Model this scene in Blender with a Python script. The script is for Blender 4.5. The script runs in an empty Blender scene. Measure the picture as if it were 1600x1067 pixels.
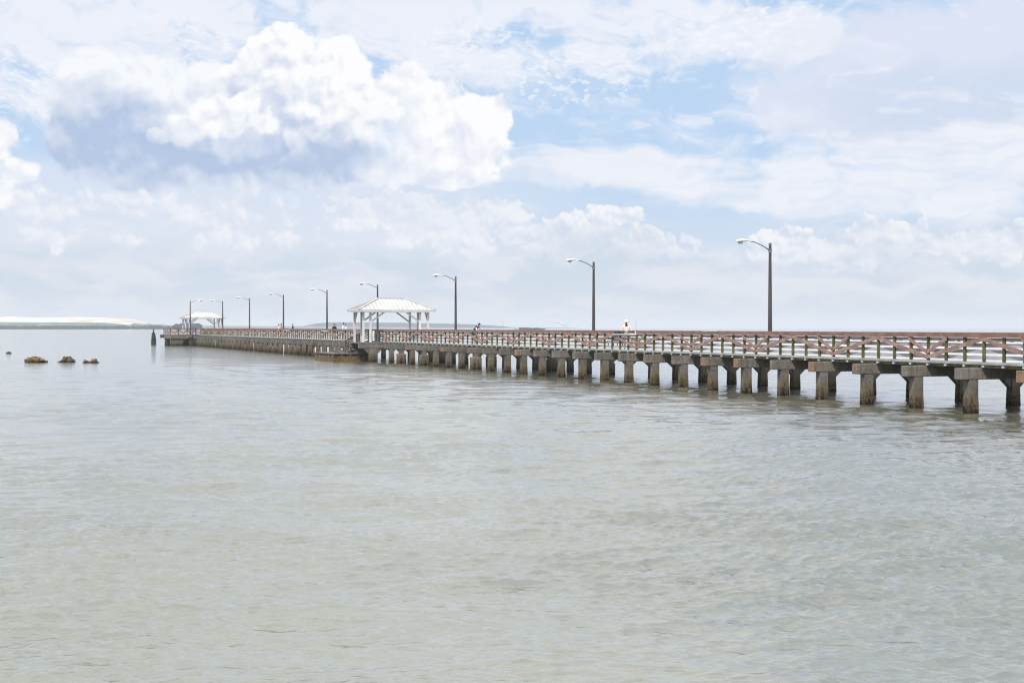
import bpy, bmesh, math, random
import numpy as np
from mathutils import Vector, Matrix

R = math.radians
scene = bpy.context.scene
col = scene.collection
F = 2222.0          # focal length in photo pixels (1600 wide)
HY = 510.7          # photo row of the true horizon
EYE = 3.4

# ------------------------------------------------------------------ camera
cam_d = bpy.data.cameras.new('camera')
cam_d.sensor_width = 36.0
cam_d.lens = 50.0
cam_d.clip_start = 0.1
cam_d.clip_end = 40000
cam = bpy.data.objects.new('camera', cam_d)
col.objects.link(cam)
cam.location = (0, 0, EYE)
cam.rotation_euler = (R(90) - math.atan((533.5 - HY) / F), 0, 0)
scene.camera = cam

# ------------------------------------------------------------------ node expression helper
class NT:
    def __init__(s, tree):
        s.t = tree; s.n = tree.nodes; s.l = tree.links
    def node(s, typ, **kw):
        n = s.n.new(typ)
        for k, v in kw.items(): setattr(n, k, v)
        return n
    def put(s, inp, v):
        if isinstance(v, E): s.l.new(v.s, inp)
        elif isinstance(v, bpy.types.NodeSocket): s.l.new(v, inp)
        else: inp.default_value = v
    def math(s, op, a, b=None, c=None, clamp=False):
        n = s.node('ShaderNodeMath', operation=op, use_clamp=clamp)
        s.put(n.inputs[0], a)
        if b is not None: s.put(n.inputs[1], b)
        if c is not None: s.put(n.inputs[2], c)
        return E(s, n.outputs[0])
    def vec(s, x=0.0, y=0.0, z=0.0):
        n = s.node('ShaderNodeCombineXYZ')
        s.put(n.inputs[0], x); s.put(n.inputs[1], y); s.put(n.inputs[2], z)
        return n.outputs[0]
    def noise(s, v, scale, detail=4.0, rough=0.5, dist=0.0, dims='2D'):
        n = s.node('ShaderNodeTexNoise', noise_dimensions=dims)
        s.put(n.inputs['Vector'], v); s.put(n.inputs['Scale'], scale)
        s.put(n.inputs['Detail'], detail); s.put(n.inputs['Roughness'], rough); s.put(n.inputs['Distortion'], dist)
        return n
    def nf(s, *a, **k): return E(s, s.noise(*a, **k).outputs['Fac'])
    def vor(s, v, scale, detail=0.0, rough=0.5, dims='2D'):
        n = s.node('ShaderNodeTexVoronoi', voronoi_dimensions=dims, feature='F1')
        s.put(n.inputs['Vector'], v); s.put(n.inputs['Scale'], scale)
        s.put(n.inputs['Detail'], detail); s.put(n.inputs['Roughness'], rough)
        return E(s, n.outputs['Distance'])
    def ramp(s, x, a, b, lo=0.0, hi=1.0, smooth=True):
        n = s.node('ShaderNodeMapRange', interpolation_type='SMOOTHSTEP' if smooth else 'LINEAR')
        s.put(n.inputs['Value'], x); s.put(n.inputs['From Min'], a); s.put(n.inputs['From Max'], b)
        s.put(n.inputs['To Min'], lo); s.put(n.inputs['To Max'], hi)
        return E(s, n.outputs['Result'])
    def mix(s, f, a, b, blend='MIX'):
        n = s.node('ShaderNodeMix', data_type='RGBA', blend_type=blend)
        s.put(n.inputs[0], f); s.put(n.inputs[6], a); s.put(n.inputs[7], b)
        return n.outputs[2]

class E:
    def __init__(s, nt, sock): s.nt = nt; s.s = sock
    def __add__(a, b): return a.nt.math('ADD', a, b)
    __radd__ = __add__
    def __sub__(a, b): return a.nt.math('SUBTRACT', a, b)
    def __rsub__(a, b): return a.nt.math('SUBTRACT', b, a)
    def __mul__(a, b): return a.nt.math('MULTIPLY', a, b)
    __rmul__ = __mul__
    def __truediv__(a, b): return a.nt.math('DIVIDE', a, b)
    def max(a, b): return a.nt.math('MAXIMUM', a, b)
    def min(a, b): return a.nt.math('MINIMUM', a, b)
    def smax(a, b, k): return a.nt.math('SMOOTH_MAX', a, b, k)
    def clamp(a): return a.nt.math('ADD', a, 0.0, clamp=True)
    def sqrt(a): return a.nt.math('SQRT', a)

def lin(r, g, b, k=1.0):
    def f(c):
        c /= 255.0
        return (c / 12.92 if c <= 0.04045 else ((c + 0.055) / 1.055) ** 2.4) * k
    return (f(r), f(g), f(b), 1.0)

# ------------------------------------------------------------------ sun direction (towards the sun)
SUN_EL = R(53)
EXPO = 0.18
SUN_DIR2 = Vector((-0.42, -0.907)).normalized()
sun_vec = Vector((SUN_DIR2.x * math.cos(SUN_EL), SUN_DIR2.y * math.cos(SUN_EL), math.sin(SUN_EL)))

def build_world():
    w = bpy.data.worlds.new("World")
    scene.world = w
    w.use_nodes = True
    w.cycles.sampling_method = 'MANUAL'
    w.cycles.sample_map_resolution = 256
    t = w.node_tree
    for n in list(t.nodes): t.nodes.remove(n)
    N = NT(t)
    out = N.node('ShaderNodeOutputWorld')
    bg = N.node('ShaderNodeBackground')
    ST = 0.1
    bg.inputs['Strength'].default_value = ST
    def C(r, g, b, k=1.0): return lin(r, g, b, k / ST / 2 ** EXPO)
    sky = N.node('ShaderNodeTexSky', sky_type='NISHITA', sun_disc=False)
    sky.sun_elevation = SUN_EL
    sky.sun_rotation = math.atan2(SUN_DIR2.x, SUN_DIR2.y)
    sky.altitude = 0; sky.air_density = 1.0; sky.dust_density = 1.0; sky.ozone_density = 1.0
    tc = N.node('ShaderNodeTexCoord')
    sep = N.node('ShaderNodeSeparateXYZ')
    t.links.new(tc.outputs['Generated'], sep.inputs[0])
    X, Y, Z = [E(N, sep.outputs[i]) for i in range(3)]
    # azimuth and elevation of the view direction, in units of 100 photo pixels at the horizon
    K = F / 100.0
    az = N.math('ARCTAN2', X, Y) * K
    el = N.math('ARCSINE', N.math('MULTIPLY', Z, 1.0)) * K
    el = N.math('ABSOLUTE', el)
    def ax(px): return math.atan((px - 800) / F) * K
    def ey(py): return math.atan((HY - py) / F) * K
    v = N.vec(az, el, 0.0)
    # gentle domain warp
    wn = N.noise(v, 0.9, 3.0, 0.5)
    ws = N.node('ShaderNodeSeparateColor'); t.links.new(wn.outputs['Color'], ws.inputs[0])
    wx = E(N, ws.outputs[0]) - 0.5; wy = E(N, ws.outputs[1]) - 0.5

    def blobs(px, py, bl, k=0.12):
        D = None
        for (cx, cy, rx, ry) in bl:
            a = (px - ax(cx)) * (100.0 / rx); b = (py - ey(cy)) * (100.0 / ry)
            d = 1.0 - (a * a + b * b).sqrt()
            D = d if D is None else D.smax(d, k)
        return D
    def soft(bl, w=0.35, lo=0.0, warp=0.5):
        px = az + wx * warp; py = el + wy * warp
        return N.ramp(blobs(px, py, bl, 0.25), lo, w)
    def field(px, py, vs, ox, oy):
        vv = N.vec(px + ox, py + oy, 0.0)
        return (0.45 - N.vor(vv, vs, 3.0, 0.55)) + (N.nf(vv, vs * 2.0, 6.0, 0.62) - 0.5) * 0.9
    def pair(vs, ox, oy, dx=0.05, dy=0.13):
        px = az + wx * 0.35; py = el + wy * 0.35
        B0 = field(px, py, vs, ox, oy)
        return B0, B0 - field(px + dx, py + dy, vs, ox, oy)
    BN, RN = pair(0.95, 31.0, 17.0, 0.06, 0.15)          # near cumulus
    FN = (N.nf(N.vec(az + wx, el + wy, 0.0), 4.2, 5.0, 0.65) - 0.5) * 0.55
    BF, RF = pair(1.7, 5.0, 40.0, 0.04, 0.09)   # far bank

    # ---- clear air: Nishita, whitened by haze near the horizon
    base = N.mix(0.85, sky.outputs[0], C(190, 217, 248))
    g = N.ramp(el, ey(500), ey(250), smooth=True)
    base = N.mix(g, C(218, 225, 236), base)
    warmband = N.ramp(el, ey(420), ey(330))
    c = base
    # ---- high thin ripples, top of the picture
    sv = N.vec(az * 0.55 + el * 0.3 + wx * 1.0, el * 1.35 + wy * 1.2, 3.1)
    n1 = N.nf(sv, 1.1, 9.0, 0.62)
    hi = soft([(160, 90, 330, 150), (520, 20, 420, 70), (820, 60, 330, 90), (1040, 50, 230, 75), (1180, 60, 170, 55), (1590, -10, 130, 40), (60, 140, 160, 80)], 0.55)
    m = N.ramp(n1 + hi * 0.27, 0.50, 0.80)
    c = N.mix(m * 0.85, c, C(244, 245, 252))
    # fine mackerel flakes
    fv = N.vec(az * 1.0 + wx * 0.5, el * 1.8, 7.7)
    n2 = N.nf(fv, 5.5, 4.0, 0.6)
    fl = soft([(1180, 55, 190, 60), (900, 120, 160, 60), (740, 70, 130, 60), (40, 150, 120, 70), (330, 75, 90, 40)], 0.5)
    c = N.mix(N.ramp(n2, 0.5, 0.66) * fl * 0.6, c, C(249, 250, 254))
    # ---- big soft violet-grey cloud, upper right
    vr = N.nf(N.vec(az * 0.7 + wx, el * 1.0 + wy, 1.7), 0.9, 8.0, 0.58)
    lm = N.ramp(blobs(az + wx * 0.6, el + wy * 0.6, [(1460, 130, 290, 110), (1600, 90, 230, 120), (1350, 180, 190, 80)], 0.3) + (vr - 0.5) * 1.0, 0.0, 0.38)
    c = N.mix(lm * 0.85, c, C(226, 231, 246))
    ld = N.ramp(blobs(az + wx * 0.7, el + wy * 0.7, [(1450, 175, 240, 75), (1590, 190, 200, 90)], 0.3) + (vr - 0.5) * 0.9, 0.0, 0.7)
    c = N.mix(ld * 0.8, c, C(206, 219, 240))
    # ---- long soft streaks, right
    ev = N.vec(az * 0.33 + wx * 0.8, el * 1.5 + wy * 0.6 + az * 0.08, 5.2)
    n3 = N.nf(ev, 1.5, 7.0, 0.56)
    st = soft([(1000, 262, 320, 32), (1330, 262, 260, 45), (1400, 300, 330, 45), (1180, 300, 190, 36), (1560, 250, 200, 50)], 0.6, -0.25)
    c = N.mix(N.ramp(n3 + st * 0.34, 0.52, 0.92) * 0.9, c, C(243, 244, 250))
    # wisps in the blue
    ww = N.nf(N.vec(az * 0.8 + wx * 1.2, el * 1.7, 9.9), 1.9, 7.0, 0.6)
    c = N.mix(N.ramp(ww, 0.56, 0.74) * N.ramp(el, ey(330), ey(230)) * 0.55, c, C(240, 244, 252))

    # ---- low bank of distant cumulus across the whole picture
    def over(c, D, rel, lit, shade, dark=None, edge=0.16, k=2.6, bias=0.62, alpha=1.0, lo=0.0):
        tone = (rel * k + bias)
        if dark is not None: tone = tone - dark
        col_ = N.mix(tone.clamp(), shade, lit)
        return N.mix(N.ramp(D, lo, lo + edge) * alpha, c, col_)
    b1 = [(880, 375, 150, 48), (945, 340, 70, 26), (760, 340, 110, 42), (720, 350, 150, 50), (1040, 385, 90, 36), (620, 330, 140, 40),
          (1220, 388, 80, 40), (1385, 375, 95, 36), (1290, 400, 150, 40), (1455, 385, 55, 22), (1560, 390, 110, 36), (1600, 380, 60, 30)]
    D = blobs(az, el, b1, 0.1) + BF * 0.55 + FN * 0.4; rel = RF
    c = over(c, D, rel, C(249, 249, 252), C(212, 223, 240), None, 0.12, 1.6, 0.66, 0.95)
    # hazy lower deck
    lowm = N.ramp(el + (N.nf(N.vec(az * 0.4, el * 1.6, 2.2), 1.0, 6.0, 0.55) - 0.5) * 1.6, ey(345), ey(425))
    lowc = N.mix(N.ramp(N.nf(N.vec(az * 0.45, el * 1.9 + wx, 6.6), 1.3, 7.0, 0.55), 0.38, 0.64), C(206, 218, 233), C(228, 231, 239))
    c = N.mix(lowm * 0.8, c, lowc)
    # soft mottled bank, left, under the big cloud
    lb = N.ramp(el, ey(420), ey(370)) * N.ramp(el, ey(235), ey(290)) * N.ramp(az, ax(1050), ax(600))
    c = N.mix(lb * 0.65, c, C(226, 232, 244))
    b2 = [(60, 335, 120, 45), (210, 320, 110, 40), (330, 340, 120, 42), (440, 335, 100, 38), (560, 345, 120, 40), (120, 375, 160, 30), (390, 375, 160, 28), (640, 375, 110, 26), (750, 390, 100, 24)]
    D = blobs(az, el, b2, 0.1) + BF * 0.8; rel = RF
    c = over(c, D, rel, C(249, 248, 251), C(216, 224, 240), None, 0.5, 0.9, 0.55, 0.75)

    # ---- the great cumulus
    # left grey mass and long dark base
    R3 = [(155, 165, 85, 85), (225, 150, 110, 72), (320, 170, 110, 80), (190, 245, 140, 72), (340, 245, 210, 72), (470, 255, 150, 56), (125, 235, 60, 76), (530, 262, 90, 42), (480, 150, 150, 110)]
    Dc = blobs(az, el, R3, 0.14) + BN * 0.30 + FN * 0.6; rel3 = RN
    top = N.ramp(el + wy * 0.6, ey(190), ey(110))
    dk = 0.10 - top * 0.45 + soft([(160, 225, 120, 90), (300, 262, 240, 52), (470, 255, 130, 52)], 1.0, -0.15, 0.9) * 0.66
    c = over(c, Dc, rel3, C(248, 250, 254), C(180, 198, 228), dk, 0.20, 0.6, 0.66, 0.97)
    # right white mass
    R1 = [(690, 200, 120, 100), (640, 150, 90, 60), (610, 250, 110, 60), (735, 235, 80, 65), (700, 280, 110, 26), (770, 180, 45, 50)]
    Da = blobs(az, el, R1, 0.12) + BN * 0.40 + FN * 0.8; rel1 = RN
    dk = soft([(650, 275, 140, 34), (720, 225, 70, 30), (620, 200, 60, 40)], 0.9, 0.0, 1.2) * 0.4
    al = N.ramp(az + wx * 0.8, ax(535), ax(650)).max(N.ramp(el, ey(190), ey(130)))
    c = over(c, Da, rel1, C(254, 254, 255), C(222, 228, 243), dk, 0.17, 1.2, 0.86, al)
    # upper white towers
    R2 = [(440, 85, 75, 55), (530, 95, 75, 58), (400, 130, 60, 55), (470, 130, 100, 60), (560, 170, 90, 70), (480, 190, 130, 60), (520, 245, 120, 60)]
    Db = blobs(az, el, R2, 0.12) + BN * 0.50 + FN * 0.8; rel2 = RN
    dk = soft([(510, 235, 95, 60), (455, 205, 60, 40), (360, 150, 45, 40), (500, 262, 180, 50)], 1.0, 0.0, 1.0) * 0.75
    c = over(c, Db, rel2, C(254, 254, 255), C(192, 206, 232), dk, 0.17, 1.2, 0.88, N.ramp(el + wy * 0.8, ey(285), ey(165)))
    # bright puff in front
    R4 = [(350, 200, 66, 38), (415, 196, 44, 34), (290, 214, 52, 30), (246, 224, 26, 18), (330, 172, 36, 22), (390, 168, 34, 24)]
    Dd = blobs(az, el, R4, 0.12) + BN * 0.50 + FN * 0.8; rel4 = RN
    fade = N.ramp(el + wy * 0.5, ey(258), ey(192))
    c = over(c, Dd * 1.0, rel4, C(254, 254, 255), C(208, 218, 238), None, 0.24, 1.3, 0.88, fade)
    # small puffs
    R5 = [(700, 258, 34, 22), (395, 105, 34, 20), (-10, 240, 46, 44), (30, 285, 52, 34), (-10, 310, 90, 44), (60, 310, 50, 22)]
    De = blobs(az, el, R5, 0.12) + BN * 0.55 + FN * 0.8; rel5 = RN
    c = over(c, De, rel5, C(254, 254, 255), C(220, 228, 243), None, 0.30, 1.3, 0.82, 0.95)

    # ---- the rest of the sky (outside the picture): broken cloud over the same blue
    # horizon veil
    c = N.mix(N.ramp(el, ey(430), ey(508)) * 0.5, c, C(218, 222, 228))
    t.links.new(c, bg.inputs['Color'])
    bg2 = N.node('ShaderNodeBackground'); bg2.inputs['Strength'].default_value = ST
    ng = N.nf(tc.outputs['Generated'], 3.2, 7.0, 0.57, dims='3D')
    gen = N.mix(N.ramp(ng, 0.42, 0.60), N.mix(0.75, sky.outputs[0], C(214, 228, 246)), N.mix(N.ramp(ng, 0.5, 0.78), C(254, 254, 254), C(236, 239, 246)))
    gen = N.mix(N.ramp(el, 1.6, 0.2) * 0.9, gen, C(219, 224, 232))
    t.links.new(gen, bg2.inputs['Color'])
    outside = N.ramp(el, ey(20), ey(-90)).max(N.ramp(N.math('ABSOLUTE', az), 9.5, 11.5))
    ms = N.node('ShaderNodeMixShader')
    N.put(ms.inputs[0], outside)
    t.links.new(bg.outputs[0], ms.inputs[1]); t.links.new(bg2.outputs[0], ms.inputs[2])
    t.links.new(ms.outputs[0], out.inputs['Surface'])
build_world()

sl = bpy.data.lights.new('sun', 'SUN')
sl.energy = 3.2
sl.angle = R(1.2)
sl.color = (1.0, 0.975, 0.94)
so = bpy.data.objects.new('sun', sl); col.objects.link(so)
so.rotation_euler = sun_vec.to_track_quat('Z', 'Y').to_euler()

scene.view_settings.view_transform = 'Standard'
scene.view_settings.look = 'None'
scene.view_settings.exposure = EXPO
scene.view_settings.gamma = 1.0
# ------------------------------------------------------------------ materials
def mat_new(name):
    m = bpy.data.materials.new(name); m.use_nodes = True
    t = m.node_tree
    b = t.nodes['Principled BSDF']
    return m, NT(t), b

def objcoord(N, scale=1.0):
    tc = N.node('ShaderNodeTexCoord')
    return tc.outputs['Object']

def worldpos(N):
    g = N.node('ShaderNodeNewGeometry')
    return g.outputs['Position']

def simple(name, c1, c2, scale=3.0, rough=0.7, stretch=None, bump=0.0, detail=6.0, lo=0.35, hi=0.65, spec=0.3, metal=0.0):
    m, N, b = mat_new(name)
    v = worldpos(N)
    if stretch:
        mp = N.node('ShaderNodeMapping'); N.l.new(v, mp.inputs['Vector']); mp.inputs['Scale'].default_value = stretch; v = mp.outputs[0]
    n = N.nf(v, scale, detail, 0.6, dims='3D')
    c = N.mix(N.ramp(n, lo, hi), lin(*c1), lin(*c2))
    N.l.new(c, b.inputs['Base Color'])
    b.inputs['Roughness'].default_value = rough
    b.inputs['Specular IOR Level'].default_value = spec
    b.inputs['Metallic'].default_value = metal
    if bump:
        bp = N.node('ShaderNodeBump'); bp.inputs['Strength'].default_value = bump; bp.inputs['Distance'].default_value = 0.01
        N.l.new(n.s, bp.inputs['Height']); N.l.new(bp.outputs[0], b.inputs['Normal'])
    return m

def make_concrete():
    m, N, b = mat_new('concrete')
    p = worldpos(N)
    sp = N.node('ShaderNodeSeparateXYZ'); N.l.new(p, sp.inputs[0]); z = E(N, sp.outputs[2])
    big = N.nf(p, 0.9, 6.0, 0.6, dims='3D'); fine = N.nf(p, 9.0, 5.0, 0.6, dims='3D')
    st = N.node('ShaderNodeMapping'); N.l.new(p, st.inputs['Vector']); st.inputs['Scale'].default_value = (5, 5, 0.7)
    streak = N.nf(st.outputs[0], 1.0, 5.0, 0.6, dims='3D')
    c = N.mix(N.ramp(fine * 0.5 + big * 0.5, 0.36, 0.64), lin(104, 98, 91), lin(142, 135, 127))
    c = N.mix(N.ramp(streak, 0.48, 0.72) * 0.55, c, lin(82, 75, 68))
    # olive weed and rusty oyster band near the water, black wet foot
    w = z + (streak - 0.5) * 1.1 + (fine - 0.5) * 0.35
    c = N.mix(N.ramp(w, 0.95, 0.60) * 0.7, c, lin(112, 100, 66))
    c = N.mix(N.ramp(w, 0.62, 0.30) * 0.8, c, N.mix(N.ramp(fine, 0.42, 0.6), lin(46, 36, 28), lin(98, 80, 62)))
    c = N.mix(N.ramp(w, 0.22, 0.04), c, lin(30, 24, 18))
    # rust stained ends on some caps, carried by the object colour
    oi = N.node('ShaderNodeObjectInfo'); osx = N.node('ShaderNodeSeparateColor'); N.l.new(oi.outputs['Color'], osx.inputs[0])
    rust = E(N, osx.outputs[0])
    tc = N.node('ShaderNodeTexCoord'); so_ = N.node('ShaderNodeSeparateXYZ'); N.l.new(tc.outputs['Object'], so_.inputs[0])
    lx = E(N, so_.outputs[0])
    rm = rust * N.ramp(lx + (streak - 0.5) * 0.9, 0.5, 0.05) * N.ramp(z, 1.15, 1.4) * N.ramp(big * 0.6 + fine * 0.4, 0.40, 0.58)
    c = N.mix(rm * 0.7, c, lin(178, 124, 84))
    N.l.new(c, b.inputs['Base Color'])
    b.inputs['Roughness'].default_value = 0.85
    b.inputs['Specular IOR Level'].default_value = 0.2
    bp = N.node('ShaderNodeBump'); bp.inputs['Strength'].default_value = 0.5; bp.inputs['Distance'].default_value = 0.02
    N.put(bp.inputs['Height'], fine + big); N.l.new(bp.outputs[0], b.inputs['Normal'])
    return m

M = {}
M['concrete'] = make_concrete()
M['red'] = simple('faded red brown rail paint', (142, 112, 102), (178, 148, 138), 2.2, 0.65, (1, 1, 3), 0.2)
M['red_dark'] = simple('red brown rail boards', (124, 94, 86), (152, 120, 111), 1.8, 0.65, (1, 1, 3), 0.2)
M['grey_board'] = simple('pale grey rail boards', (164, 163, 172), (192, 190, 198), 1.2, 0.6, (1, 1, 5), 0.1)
M['white'] = simple('white paint', (226, 226, 226), (240, 240, 240), 1.5, 0.55, None, 0.1)
M['edge'] = simple('grey white edge board', (146, 147, 148), (180, 181, 181), 1.5, 0.6, (1, 1, 4), 0.1)
M['sleeve'] = simple('white post sleeve', (206, 210, 218), (232, 234, 240), 4.0, 0.5, None, 0.1)
M['post'] = simple('mossy timber post', (74, 78, 38), (116, 108, 68), 3.5, 0.85, (1, 1, 0.6), 0.4, 6.0, 0.38, 0.62)
M['moss_beam'] = simple('mossy timber beam', (104, 110, 58), (160, 150, 112), 1.3, 0.85, (1, 1, 2), 0.3, 6.0, 0.40, 0.60)
M['deck'] = simple('pale deck boards', (186, 184, 180), (212, 210, 206), 0.8, 0.75, None, 0.1)
M['deck_grey'] = simple('weathered grey timber', (104, 92, 90), (140, 126, 124), 2.4, 0.8, (1, 1, 4), 0.3)
M['dark_wood'] = simple('wet dark piling timber', (44, 44, 40), (86, 88, 74), 3.0, 0.85, (1, 1, 0.5), 0.5)
M['ochre_wood'] = simple('brown float timber', (84, 68, 42), (132, 110, 70), 1.6, 0.85, (1, 1, 3), 0.3)
M['pole'] = simple('dark painted lamp pole', (62, 58, 62), (84, 79, 84), 1.2, 0.5, (1, 1, 0.3), 0.1)
M['arm'] = simple('grey metal bracket', (112, 108, 108), (140, 136, 134), 2.0, 0.45, None, 0.0, metal=0.3)
M['head'] = simple('pale grey lamp housing', (222, 220, 216), (238, 236, 232), 3.0, 0.45)
M['roof'] = simple('white metal roof', (198, 198, 195), (214, 214, 211), 1.0, 0.5)
M['white_shade'] = simple('white timber and lit far boards', (216, 214, 212), (232, 231, 228), 1.5, 0.6, None, 0.1)
M['seam'] = simple('warm roof seam', (166, 162, 152), (184, 180, 170), 1.0, 0.6)
M['rock'] = simple('brown rock', (82, 64, 44), (148, 120, 90), 2.2, 0.9, None, 0.8, 8.0)
M['rock_dark'] = simple('dark rock', (72, 62, 50), (128, 114, 94), 2.6, 0.9, None, 0.8, 8.0)

def wet_foot(m):
    N = NT(m.node_tree); b = m.node_tree.nodes['Principled BSDF']
    src = b.inputs['Base Color'].links[0].from_socket
    sp = N.node('ShaderNodeSeparateXYZ'); N.l.new(worldpos(N), sp.inputs[0]); z = E(N, sp.outputs[2])
    nz = N.nf(worldpos(N), 5.0, 3.0, 0.6, dims='3D')
    k = N.ramp(z + (nz - 0.5) * 0.16, 0.20, 0.08)
    c = N.mix(k, src, lin(36, 30, 22)); N.l.new(c, b.inputs['Base Color'])
    N.put(b.inputs['Roughness'], N.ramp(k, 0.0, 1.0, 0.9, 0.35))
wet_foot(M['rock']); wet_foot(M['rock_dark'])
def glass():
    m, N, b = mat_new('lamp glass')
    b.inputs['Base Color'].default_value = lin(206, 210, 206); b.inputs['Roughness'].default_value = 0.12
    b.inputs['Transmission Weight'].default_value = 0.5; b.inputs['IOR'].default_value = 1.45
    return m
M['glass'] = glass()

# ------------------------------------------------------------------ mesh helper
class MB:
    def __init__(s): s.v = []; s.f = []; s.mi = []
    def hexa(s, p, mi=0):
        b = len(s.v); s.v += [tuple(q) for q in p]
        for f in ((0, 3, 2, 1), (4, 5, 6, 7), (0, 1, 5, 4), (1, 2, 6, 5), (2, 3, 7, 6), (3, 0, 4, 7)):
            s.f.append(tuple(b + i for i in f)); s.mi.append(mi)
    def box(s, x0, x1, y0, y1, z0, z1, mi=0):
        s.hexa([(x0, y0, z0), (x1, y0, z0), (x1, y1, z0), (x0, y1, z0), (x0, y0, z1), (x1, y0, z1), (x1, y1, z1), (x0, y1, z1)], mi)
    def bar(s, p, q, w, h, up=(0, 0, 1), mi=0):
        p = Vector(p); q = Vector(q); d = (q - p).normalized(); up = Vector(up)
        sd = d.cross(up).normalized(); u = sd.cross(d).normalized()
        sd *= w / 2; u *= h / 2
        s.hexa([p - sd - u, q - sd - u, q + sd - u, p + sd - u, p - sd + u, q - sd + u, q + sd + u, p + sd + u], mi)
    def tube(s, pts, rad, n=10, mi=0, cap=True):
        pts = [Vector(p) for p in pts]; b0 = len(s.v); prev = None
        if not hasattr(rad, '__len__'): rad = [rad] * len(pts)
        for i, p in enumerate(pts):
            d = (pts[min(i + 1, len(pts) - 1)] - pts[max(i - 1, 0)]).normalized()
            if prev is None:
                a = Vector((1, 0, 0)) if abs(d.x) < 0.9 else Vector((0, 1, 0))
                e1 = d.cross(a).normalized()
            else:
                e1 = (prev - d * prev.dot(d)).normalized()
            prev = e1; e2 = d.cross(e1)
            for k in range(n):
                t = 2 * math.pi * k / n
                s.v.append(tuple(p + e1 * (math.cos(t) * rad[i]) + e2 * (math.sin(t) * rad[i])))
        for i in range(len(pts) - 1):
            for k in range(n):
                a = b0 + i * n + k; c = b0 + i * n + (k + 1) % n
                s.f.append((a, c, c + n, a + n)); s.mi.append(mi)
        if cap:
            s.f.append(tuple(b0 + k for k in reversed(range(n)))); s.mi.append(mi)
            e = b0 + (len(pts) - 1) * n
            s.f.append(tuple(e + k for k in range(n))); s.mi.append(mi)
    def prism(s, poly, axis, a0, a1, mi=0):
        # poly in the two other axes, extruded along axis ('x' or 'y')
        b = len(s.v); n = len(poly)
        for a in (a0, a1):
            for (u, w) in poly:
                s.v.append((a, u, w) if axis == 'x' else (u, a, w))
        s.f.append(tuple(b + i for i in range(n))); s.mi.append(mi)
        s.f.append(tuple(b + n + i for i in reversed(range(n)))); s.mi.append(mi)
        for i in range(n):
            j = (i + 1) % n
            s.f.append((b + i, b + n + i, b + n + j, b + j)); s.mi.append(mi)
    def build(s, name, mats, parent=None, smooth=False, bevel=0.0):
        me = bpy.data.meshes.new(name)
        me.from_pydata(s.v, [], s.f)
        if not isinstance(mats, (list, tuple)): mats = [mats]
        for m in mats: me.materials.append(m)
        me.polygons.foreach_set('material_index', s.mi)
        bm = bmesh.new(); bm.from_mesh(me)
        bmesh.ops.recalc_face_normals(bm, faces=bm.faces)
        if bevel: bmesh.ops.bevel(bm, geom=bm.edges[:], offset=bevel, segments=2, affect='EDGES', profile=0.5)
        if smooth:
            for f in bm.faces: f.smooth = True
        bm.to_mesh(me); bm.free()
        o = bpy.data.objects.new(name, me); col.objects.link(o)
        if parent: o.parent = parent
        return o

def tag(o, label=None, cat=None, group=None, kind=None):
    if label: o['label'] = label
    if cat: o['category'] = cat
    if group: o['group'] = group
    if kind: o['kind'] = kind
    return o
def empty(name, loc=(0, 0, 0), rz=0.0):
    o = bpy.data.objects.new(name, None); col.objects.link(o)
    o.empty_display_size = 0.3
    o.location = loc; o.rotation_euler = (0, 0, rz)
    return o
def copy_tree(o, parent=None):
    c = o.copy(); col.objects.link(c); c.parent = parent
    for ch in [k for k in o.children]: copy_tree(ch, c)
    return c

# ------------------------------------------------------------------ pier frame: a = across (away from camera), b = along
PR = math.atan(835 / F)
pv = Vector((math.cos(PR), math.sin(PR), 0)); qv = Vector((-math.sin(PR), math.cos(PR), 0))
C0 = 38.77
P0 = pv * (C0 * math.cos(PR))
def W(a, b, z=0.0): return P0 + pv * a + qv * b + Vector((0, 0, z))
def b_from_x(px, a):
    C = C0 + a / math.cos(PR); d = F * C / (px + 35.0)
    return (d - P0.y - math.sin(PR) * a) / math.cos(PR)
BS = 3.527; B0 = 42.73
def bent_b(n): return B0 + BS * n
ZC = 1.77; ZD = 2.0; ZR = 3.156
A_RAIL = 1.05; A_FAR = 5.35; A_CAP = 6.45
random.seed(4)

pier = empty('fishing_pier', P0, PR)
tag(pier, 'long concrete fishing pier with red brown timber railings running out over the water', 'pier')

NB = 62
END_B = bent_b(61) + 1.0
# deck and beams
d = MB(); d.box(0.985, 5.43, 30.0, END_B, 1.905, ZD); d.build('deck', M['deck'], pier)
d = MB(); d.box(0.955, 0.983, 30.0, END_B, 1.90, 1.985); d.box(5.432, 5.46, 30.0, END_B, 1.90, 1.985)
d.build('edge_board', M['edge'], pier)
d = MB()
for a0 in (1.13, 2.5, 3.8, 5.16): d.box(a0, a0 + 0.14, 30.0, END_B, ZC + 0.002, 1.903)
d.build('stringer', M['moss_beam'], pier)
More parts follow.
